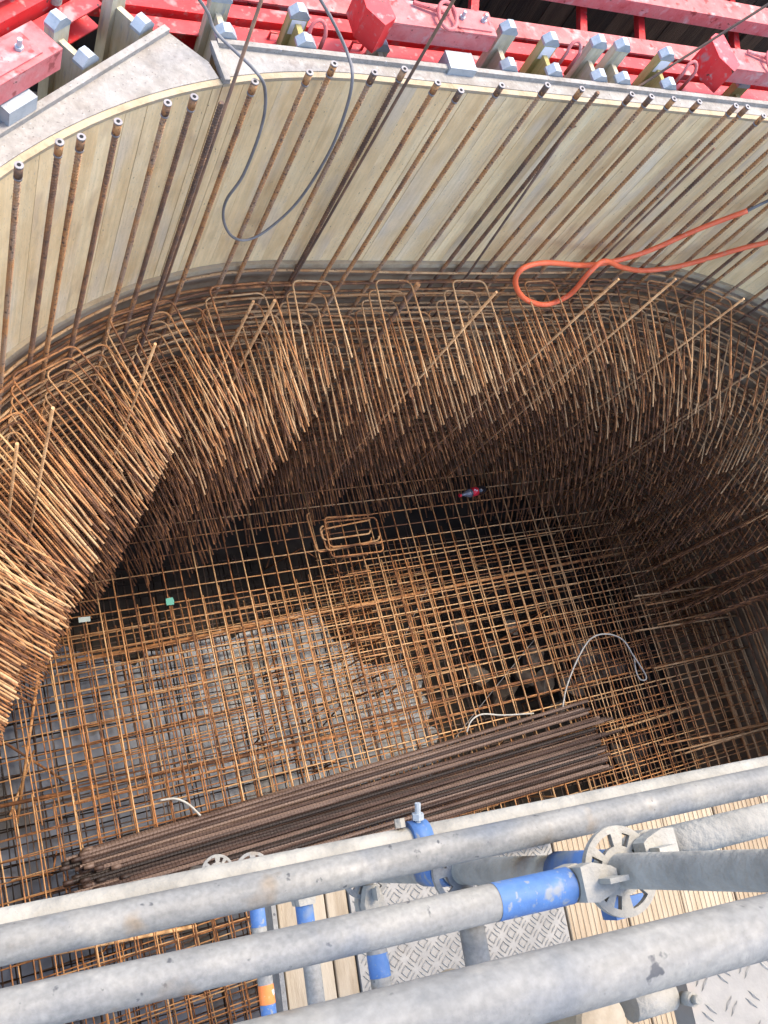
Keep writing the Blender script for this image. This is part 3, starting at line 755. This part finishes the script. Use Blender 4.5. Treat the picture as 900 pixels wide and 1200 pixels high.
# ------------------------------------------------------------------ small things dropped on the mats
p = P(556, 576, 8.0); a0 = P(538, 581, 8.0); a1 = P(575, 571, 8.0); ax_ = (a1 - a0).normalized()
t = thing('drink_bottle', 'plastic drink bottle with red label lying on the mat under the hairpin bars', 'bottle', a0 - Z * .01)
def lathe(prof, n=14):
    m = MB(); m.tube([a0 + ax_ * x * 1.15 for x, r in prof], [r * 1.15 for x, r in prof], n); return m
part('cap', lathe([(0, .015), (.022, .015)]), M['label_red'], t, True)
part('bottle', lathe([(.022, .013), (.045, .014), (.075, .026), (.105, .042), (.135, .041)]), M['clearplastic'], t, True)
part('label', lathe([(.135, .0415), (.20, .0415)]), M['label_red'], t, True)
m = MB(); m.tube([a0 + ax_ * (.172 + .006 * k) + Vector((0, 0, .0462)) + Vector((-ax_.y, ax_.x, 0)) * (.012 * math.sin(k * .9)) for k in range(8)], .004, 6); part('label_print', m, M['white'], t, True)
part('bottle_base', lathe([(.20, .041), (.24, .042), (.275, .039), (.295, .028)]), M['cola'], t, True)
for (px, py, mm, lab) in [(99, 726, 'tag_white', 'small white plastic tag wired to the edge of the mat'), (199, 705, 'tag_green', 'small green plastic tag wired to the edge of the mat')]:
    p = P(px, py, 8.06); m = MB(); poly = [(-.035, -.03), (.03, -.033), (.038, .0), (.03, .034), (-.032, .03)] if mm == 'tag_green' else [(-.05, -.02), (.045, -.024), (.05, .018), (-.048, .024)]
    m.prism([p + Vector((x, y, 0)) for x, y in poly], (0, 0, .006)); m.tube([p + Vector((.02, .0, -.03)), p + Vector((.024, .0, .012))], .003, 6)
    solo('plastic_tag', m, M[mm], lab, 'tag', p)
def curve_pts(ctrl, n=10):
    out = []
    c = [ctrl[0]] + list(ctrl) + [ctrl[-1]]
    for i in range(1, len(c) - 2):
        for k in range(n):
            t = k / n; a, b, e, f = c[i - 1], c[i], c[i + 1], c[i + 2]
            out.append(.5 * ((2 * b) + (e - a) * t + (2 * a - 5 * b + 4 * e - f) * t * t + (3 * b - a - 3 * e + f) * t ** 3))
    out.append(c[-2]); return out
m = MB(); ctrl = [P(x, y, d) for x, y, d in [(659, 832, 8.03), (664, 805, 8.0), (678, 770, 7.95), (693, 748, 7.92), (712, 743, 7.92), (730, 750, 7.95), (742, 768, 8.0), (755, 788, 8.05), (757, 796, 8.06), (750, 796, 8.07), (745, 785, 8.07), (743, 768, 8.07)]]
m.tube(curve_pts(ctrl, 6), .0085, 8); solo('cable', m, M['white_cable'], 'pale cable looping up from the bar stack over the mat', 'cable', ctrl[0], None, True)
m = MB(); ctrl = [P(x, y, d) for x, y, d in [(547, 858, 8.03), (552, 845, 8.0), (565, 837, 8.0), (590, 838, 8.05), (625, 836, 8.07)]]
m.tube(curve_pts(ctrl, 6), .008, 8); solo('cable', m, M['white_cable'], 'short pale cable end curling beside the far edge of the bar stack', 'cable', ctrl[0], None, True)
m = MB(); ctrl = [P(x, y, d) for x, y, d in [(188, 938, 8.07), (205, 936, 8.04), (220, 942, 8.04), (235, 956, 8.0)]]
m.tube(curve_pts(ctrl, 6), .010, 8); solo('cable', m, M['white_cable'], 'short whitish pipe bent over the mat next to the left stack end', 'cable', ctrl[0], None, True)
for i, pts in enumerate([[(630, 745, 8.3), (545, 850, 8.3), (510, 900, 8.3)], [(500, 690, 8.2), (470, 760, 8.35), (480, 800, 8.3)]]):
    m = MB(); ctrl = [P(*q) for q in pts]; m.tube(curve_pts(ctrl, 6), .004, 6); solo('tie_wire', m, M['cable'], ['long thin wire slanting under the mats towards the bar stack', 'thin wire hanging under the lapped mats'][i], 'wire', ctrl[-1], None, True)

# ------------------------------------------------------------------ hose and cables on the wall
hp = [(905, 283, .12), (870, 291, .12), (800, 311, .12), (755, 317, .13), (728, 313, .16), (708, 306, .20), (690, 320, .26), (668, 345, .30), (640, 357, .32), (615, 350, .32), (604, 332, .30), (612, 315, .26), (640, 308, .22), (685, 311, .18), (720, 306, .15), (760, 294, .13), (820, 268, .12), (876, 247, .12)]
ctrl = [on_wall(x, y, o) for x, y, o in hp]
m = MB(); m.tube(curve_pts(ctrl, 6), .0205, 12); solo('hose', m, M['hose'], 'bright orange hose looped over the tall bars and hanging down the wall', 'hose', ctrl[9], None, True)
ctrl = [on_wall(x, y, o) for x, y, o in [(874, 248, .12), (890, 240, .12), (920, 226, .12), (980, 200, .12)]]
m = MB(); m.tube(curve_pts(ctrl, 6), .012, 8); solo('cable', m, M['cable'], 'grey cable carrying on from the end of the orange hose', 'cable', ctrl[0], None, True)
A = [(228, -8, 3.05), (243, 14, 3.2), (255, 40, 3.3)]
B = [(300, 84, .10), (311, 110, .10), (306, 150, .11), (285, 205, .12), (265, 235, .13), (262, 258, .14), (272, 277, .14), (290, 281, .13), (315, 268, .12), (350, 235, .11), (385, 180, .11), (405, 130, .10), (413, 90, .10)]
C_ = [(407, 62, 3.3), (390, 25, 3.15), (370, -10, 3.0)]
ctrl = [P(*q) for q in A] + [on_wall(*q) for q in B] + [P(*q) for q in C_]
m = MB(); m.tube(curve_pts(ctrl, 6), .0085, 8); solo('cable', m, M['cable'], 'thin grey cable hanging in a loop over the formwork top', 'cable', ctrl[8], None, True)
# ------------------------------------------------------------------ scaffold in the foreground
SA = math.radians(-6)
sx_ = Vector((math.cos(SA), math.sin(SA), 0)); sy_ = Vector((-math.sin(SA), math.cos(SA), 0))
def S(x, y, d): return Vector((sx_.x * x + sy_.x * y, sx_.y * x + sy_.y * y, ZC - d))
RT = .02415
def polar_plate(c, cells, radii, th, na):
    """flat ring plate built from polar cells; cells(ir, ia) tells which are solid"""
    m = MB(); nr = len(radii) - 1
    def pt(ir, ia, z): a = 2 * PI * ia / na; return c + Vector((radii[ir] * math.cos(a), radii[ir] * math.sin(a), z))
    for ir in range(nr):
        for ia in range(na):
            if not cells(ir, ia): continue
            h = th / 2
            m.face((pt(ir, ia, h), pt(ir + 1, ia, h), pt(ir + 1, ia + 1, h), pt(ir, ia + 1, h)))
            m.face((pt(ir, ia + 1, -h), pt(ir + 1, ia + 1, -h), pt(ir + 1, ia, -h), pt(ir, ia, -h)))
            if ir == nr - 1 or not cells(ir + 1, ia): m.face((pt(ir + 1, ia, h), pt(ir + 1, ia, -h), pt(ir + 1, ia + 1, -h), pt(ir + 1, ia + 1, h)))
            if ir == 0 or not cells(ir - 1, ia): m.face((pt(ir, ia + 1, h), pt(ir, ia + 1, -h), pt(ir, ia, -h), pt(ir, ia, h)))
            if not cells(ir, (ia + 1) % na): m.face((pt(ir, ia + 1, h), pt(ir + 1, ia + 1, h), pt(ir + 1, ia + 1, -h), pt(ir, ia + 1, -h)))
            if not cells(ir, (ia - 1) % na): m.face((pt(ir, ia, -h), pt(ir + 1, ia, -h), pt(ir + 1, ia, h), pt(ir, ia, h)))
    return m
def rosette_cells(ir, ia):
    if ir in (0, 2): return True
    k = (ia + 2) % 12                     # 48 angular cells, windows alternate wide and narrow
    return not (k in (2, 3, 4, 5, 6) or k in (9, 10))
def wedge_head(end, dirv, t):
    """cast wedge head that grips a rosette; end = tube end, dirv points to the standard"""
    side = Vector((-dirv.y, dirv.x, 0)); m = MB()
    for zs in (1, -1):
        poly = [(0, .023), (.02, .026), (.05, .017), (.058, .012), (.058, -.012), (.05, -.017), (.02, -.026), (0, -.023)]
        m.prism([end + dirv * x + side * y + Z * (.007 if zs > 0 else -.034) for x, y in poly], Z * .027)
    m.prism([end + dirv * x + side * y + Z * -.0068 for x, y in [(0, .022), (.018, .022), (.018, -.022), (0, -.022)]], Z * .0136)
    h = part('wedge_head', m, M['galv_dirty'], t)
    m = MB(); q = end + dirv * .036
    m.prism([q + side * .0035 + dirv * x + Z * z for x, z in [(-.004, -.075), (.006, -.075), (.016, .05), (.02, .062), (-.012, .062)]], side * -.007); part('wedge', m, M['galv_dirty'], t)
def tube_thing(name, a, b, label, cat='scaffold tube', bands=(), heads=(), r=RT, mat='galv', group=None):
    t = thing(name, label, cat, a, group); n = max(2, int((b - a).length / .25))
    m = MB(); m.tube([a.lerp(b, i / n) for i in range(n + 1)], r, 28); part('tube', m, M[mat], t, True)
    dv = (b - a).normalized()
    for (f0, f1, mm) in bands:
        m = MB(); m.tube([a + dv * f0, a + dv * f1], r + .0006, 28, False); part('painted_band', m, M[mm], t, True)
    for h in heads:
        if h == 'b': wedge_head(b, dv, t)
        else: wedge_head(a, -dv, t)
    return t
def sp(d): return Vector((.846 + .009 * (d - 1), -.214 + .0185 * (d - 1), ZC - d))      # axis of the slightly leaning standard
# standard with rosettes
t = thing('scaffold_standard', 'galvanised scaffold standard with slotted rosettes beside the blue banded ledger', 'scaffold post', sp(4.1))
m = MB(); m.tube([sp(4.1 - i * .3) for i in range(14)] + [sp(.12)], RT, 28); part('tube', m, M['galv_dirty'], t, True)
ROS = [1.2 + .5 * k for k in range(6)]
for d in ROS:
    mm = polar_plate(sp(d), rosette_cells, [RT, .034, .052, .062], .009, 48)
    part('rosette', mm, M['galv_dirty'] if d < 1.5 else M['galv'], t)
m = MB(); m.tube([sp(1.86), sp(1.78)], RT + .005, 20); m.tube([sp(1.775), sp(1.735)], RT + .004, 20); part('collar', m, M['blue'], t, True)
m = MB(); m.tube([sp(1.36), sp(1.235)], RT + .006, 16); part('collar', m, M['blue'], t, True)
cc = sp(1.262) + S(.02, -.055, 0) - S(0, 0, 0)
m = MB(); m.box(cc, (.026, .03, .035), (sx_, sy_, Z)); m.box(cc + sx_ * .034, (.04, .022, .006), (sx_, sy_, Z)); part('lock_tab', m, M['blue'], t)
# ledgers
zl = 1.2
e1 = sp(zl) - sx_ * .088 - sy_ * .004
L0 = e1 - sx_ * 2.6
tube_thing('scaffold_ledger', L0, e1, 'mid height ledger with broad blue band near its wedge head', 'scaffold tube', [(2.6 - .125, 2.6 - .003, 'blue')], ['b'])
e2 = sp(zl) + sx_ * .085 + sy_ * .022
tube_thing('scaffold_ledger', e2, e2 + sx_ * 2.4 + sy_ * .06, 'cement dusted ledger running on from the far side of the rosette', 'scaffold tube', [], ['a'], RT, 'galv_dirty')
a, b = P(420, 1212, .665), P(900, 1085, .665); dv = (b - a).normalized()
tube_thing('guardrail', a - dv * 1.4, b + dv * 1.4, 'top guardrail tube, highest and thickest looking with bluish shade')
a, b = P(0, 1108, 1.36), P(900, 914, 1.36); dv = (b - a).normalized()
tube_thing('guardrail', a - dv * .9, b + dv * .9, 'long clean galvanised rail running in front of the bar stack')
a, b = P(0, 1087, 1.43), P(900, 901, 1.43); dv = (b - a).normalized()
tube_thing('guardrail', a - dv * .9, b + dv * .9, 'second pale rail lying close behind the long clean rail', mat='galv_dirty')
cpos = P(489, 984, 1.43)
t = thing('tube_coupler', 'blue bolted coupler clamped on the pale second rail', 'coupler', cpos)
m = MB(); m.tube([cpos - sx_ * .016, cpos + sx_ * .016], RT + .006, 20); part('saddle', m, M['blue'], t, True)
m = MB(); q = cpos + sy_ * .024 + Z * .012; m.tube([q, q + sy_ * .03 + Z * .012], .005, 8); m.tube([q + sy_ * .006 + Z * .003, q + sy_ * .015 + Z * .006], .010, 6); part('bolt', m, M['endcap'], t)
m = MB(); q = cpos - sx_ * .030 + sy_ * .022 + Z * .01; m.tube([q, q + sy_ * .014], .009, 6); part('nut', m, M['galv_dirty'], t)
# transoms going back from the standard
for d, bands, lab in ((1.7, [], 'bare transom one rosette below the blue banded ledger'), (2.2, [(.0, .03, 'blue'), (.09, .14, 'blue')], 'transom with two short blue bands above the chequer plate'),
                      (2.7, [(.0, .075, 'blue')], 'transom with one long blue band between the timber battens'), (3.2, [(.02, .08, 'blue'), (.25, .305, 'orange_paint'), (.307, .40, 'blue')], 'lowest transom with orange and blue bands beside the timber deck edge')):
    a = sp(d) - sy_ * .088
    tube_thing('scaffold_transom', a, a - sy_ * 1.3, lab, 'scaffold tube', bands, ['a'])

# ------------------------------------------------------------------ lower working deck
DD = 3.32
def treads(m, x0, x1, y0, y1, z, pitch, L, wd, h, nb):
    iy = 0; y = y0 + pitch / 2
    while y < y1 - pitch / 3:
        ix = 0; x = x0 + pitch / 2
        while x < x1 - pitch / 3:
            sgn = 1 if (ix + iy) % 2 else -1
            d_ = Vector((math.cos(PI / 4), math.sin(PI / 4) * sgn, 0)); n_ = Vector((-d_.y, d_.x, 0))
            for k in range(nb):
                c = Vector((x, y, z)) + n_ * (k - (nb - 1) / 2) * wd * 2.0
                a = [c - d_ * L / 2, c - n_ * wd / 2, c + d_ * L / 2, c + n_ * wd / 2]; tp = c + Z * h
                b = len(m.v); m.v += a + [c - d_ * L * .3 + Z * h, c + d_ * L * .3 + Z * h]
                for q in ((0, 1, 4), (1, 5, 4), (1, 2, 5), (2, 3, 5), (3, 4, 5), (3, 0, 4)):
                    m.f.append(tuple(b + i for i in q)); m.uv.append(((0, 0), (1, 0), (1, 1)))
            x += pitch; ix += 1
        y += pitch; iy += 1
def plate(x0, x1, y0, y1, d, pitch, L, wd, h, nb, label):
    t = thing('deck_plate', label, 'deck', S((x0 + x1) / 2, (y0 + y1) / 2, d)); t.rotation_euler = (0, 0, SA)
    hx, hy = (x1 - x0) / 2, (y1 - y0) / 2
    m = MB(); m.box((0, 0, -.03), (2 * hx, 2 * hy, .06)); link('plate', m.mesh('plate', M['plate']), t)
    m = MB(); treads(m, -hx + .01, hx - .01, -hy + .01, hy - .01, .0004, pitch, L, wd, h, nb)
    o = link('tread_pattern', m.mesh('tread_pattern', M['plate']), t); o['kind'] = 'stuff'
    return t
plate(1.245, 2.10, -1.55, -.10, DD, .040, .036, .0075, .0035, 3, 'chequer plate deck panel between the timber battens and the grooved boards')
def board(name, x0, x1, y0, y1, d, th, grooves, mat, label, group):
    t0 = S((x0 + x1) / 2, (y0 + y1) / 2, d); hx, hy = (x1 - x0) / 2, (y1 - y0) / 2
    prof = [(-hx, -th), (-hx, -.003), (-hx + .003, 0)]
    for k in range(grooves):
        c = -hx + 2 * hx * (k + .5) / grooves; g_ = .0035
        prof += [(c - g_ - .001, 0), (c - g_, -.003), (c + g_, -.003), (c + g_ + .001, 0)]
    prof += [(hx - .003, 0), (hx, -.003), (hx, -th)]
    m = MB(); m.prism([Vector((x, -hy, z)) for x, z in prof], (0, 2 * hy, 0))
    # prism faces: flip is harmless, keep the profile closed
    o = link(name, m.mesh(name, M[mat]), None, t0, (0, 0, SA)); return tag(o, label, 'board', group)
x = 2.11; k = 0
while x < 5.2:
    board('deck_board', x, x + .268, -1.5 + random.uniform(-.03, .03), -.07 + random.uniform(-.01, .01), DD - random.uniform(0, .006), .04, 11, 'deckboard', 'pale grooved timber board in the row of boards beyond the chequer plate', 'grooved deck boards')
    x += .276; k += 1
for x0, x1, lab in ((.985, 1.06, 'narrow pale batten at the open edge of the lower deck'), (1.085, 1.155, 'narrow pale batten beside the long blue banded transom'), (1.162, 1.238, 'narrow pale batten touching the chequer plate')):
    board('deck_batten', x0, x1, -1.5, -.12, DD + .01, .05, 0, 'batten', lab, None)
m = MB(); m.box(S(.965, -.8, DD + .03), (.016, 1.4, .09), (sx_, sy_, Z)); solo('deck_edge_angle', m, M['galv'], 'dark steel edge angle along the open side of the lower deck', 'deck edge', S(.965, -.8, DD + .07))
m = MB(); pa, pb, pc = P(572, 1000, DD - .05), P(660, 968, DD - .05), P(655, 985, DD - .05)
pd = P(560, 985, DD - .05)
m.prism([Vector((q.x, q.y, ZC - DD + .05)) for q in (pa, pc, pb, pd)], (0, 0, .018)); solo('plywood_offcut', m, M['shaded_ply'], 'plywood offcut with brown painted shade lying on the lower deck behind the long rail', 'plywood', zz(pa, DD))
# under-deck bearers
for y in (-.35, -1.25):
    m = MB(); m.box(S(3.0, y, DD + .12), (4.2, .05, .08), (sx_, sy_, Z)); solo('deck_bearer', m, M['galv'], 'steel bearer carrying the lower deck from below', 'bearer', S(1, y, DD + .16), 'bearers under the lower deck')

# ------------------------------------------------------------------ upper deck corner where the viewer stands
UD = 1.70
p0 = P(806, 1150, UD)
xs = p0.x * sx_.x + p0.y * sx_.y; ys = p0.x * sy_.x + p0.y * sy_.y
plate(xs - .005, xs + 1.4, ys - .8, ys + .06, UD, .058, .036, .008, .003, 2, 'bright chequer plate with twin ribs on the upper deck below the guardrail')
# wedge clamp and round timber end by the plate
c = P(782, 1168, 1.62)
t = thing('deck_clamp', 'cement caked steel clamp at the corner of the upper chequer plate', 'clamp', c)
m = MB(); m.tube([c - sx_ * .075 - Z * .02, c + sx_ * .02 - Z * .02], .030, 20); part('sleeve', m, M['galv_dirty'], t, True)
m = MB(); m.box(c + sy_ * .042 - sx_ * .02 + Z * .01, (.11, .028, .02), (sx_, sy_, Z)); part('jaw', m, M['galv'], t)
m = MB(); m.box(c + sy_ * .030 - sx_ * .035 - Z * .012, (.07, .03, .018), (sx_, sy_, Z)); part('blue_pad', m, M['blue'], t)
m = MB(); m.tube([c + sx_ * .035 - sy_ * .01, c + sx_ * .035 - sy_ * .01 + Z * .03], .013, 10); m.tube([c + sx_ * .035 - sy_ * .01 + Z * .0302, c + sx_ * .035 - sy_ * .01 + Z * .045], .008, 8); part('bolt', m, M['galv_dirty'], t, True)
c = P(708, 1199, 1.58); m = MB(); m.tube([c - Z * .6, c - Z * .01, c], [.052, .052, .047], 24)
solo('timber_post', m, M['log'], 'round weathered timber post end standing below the top guardrail', 'post', c - Z * .6, None, False)
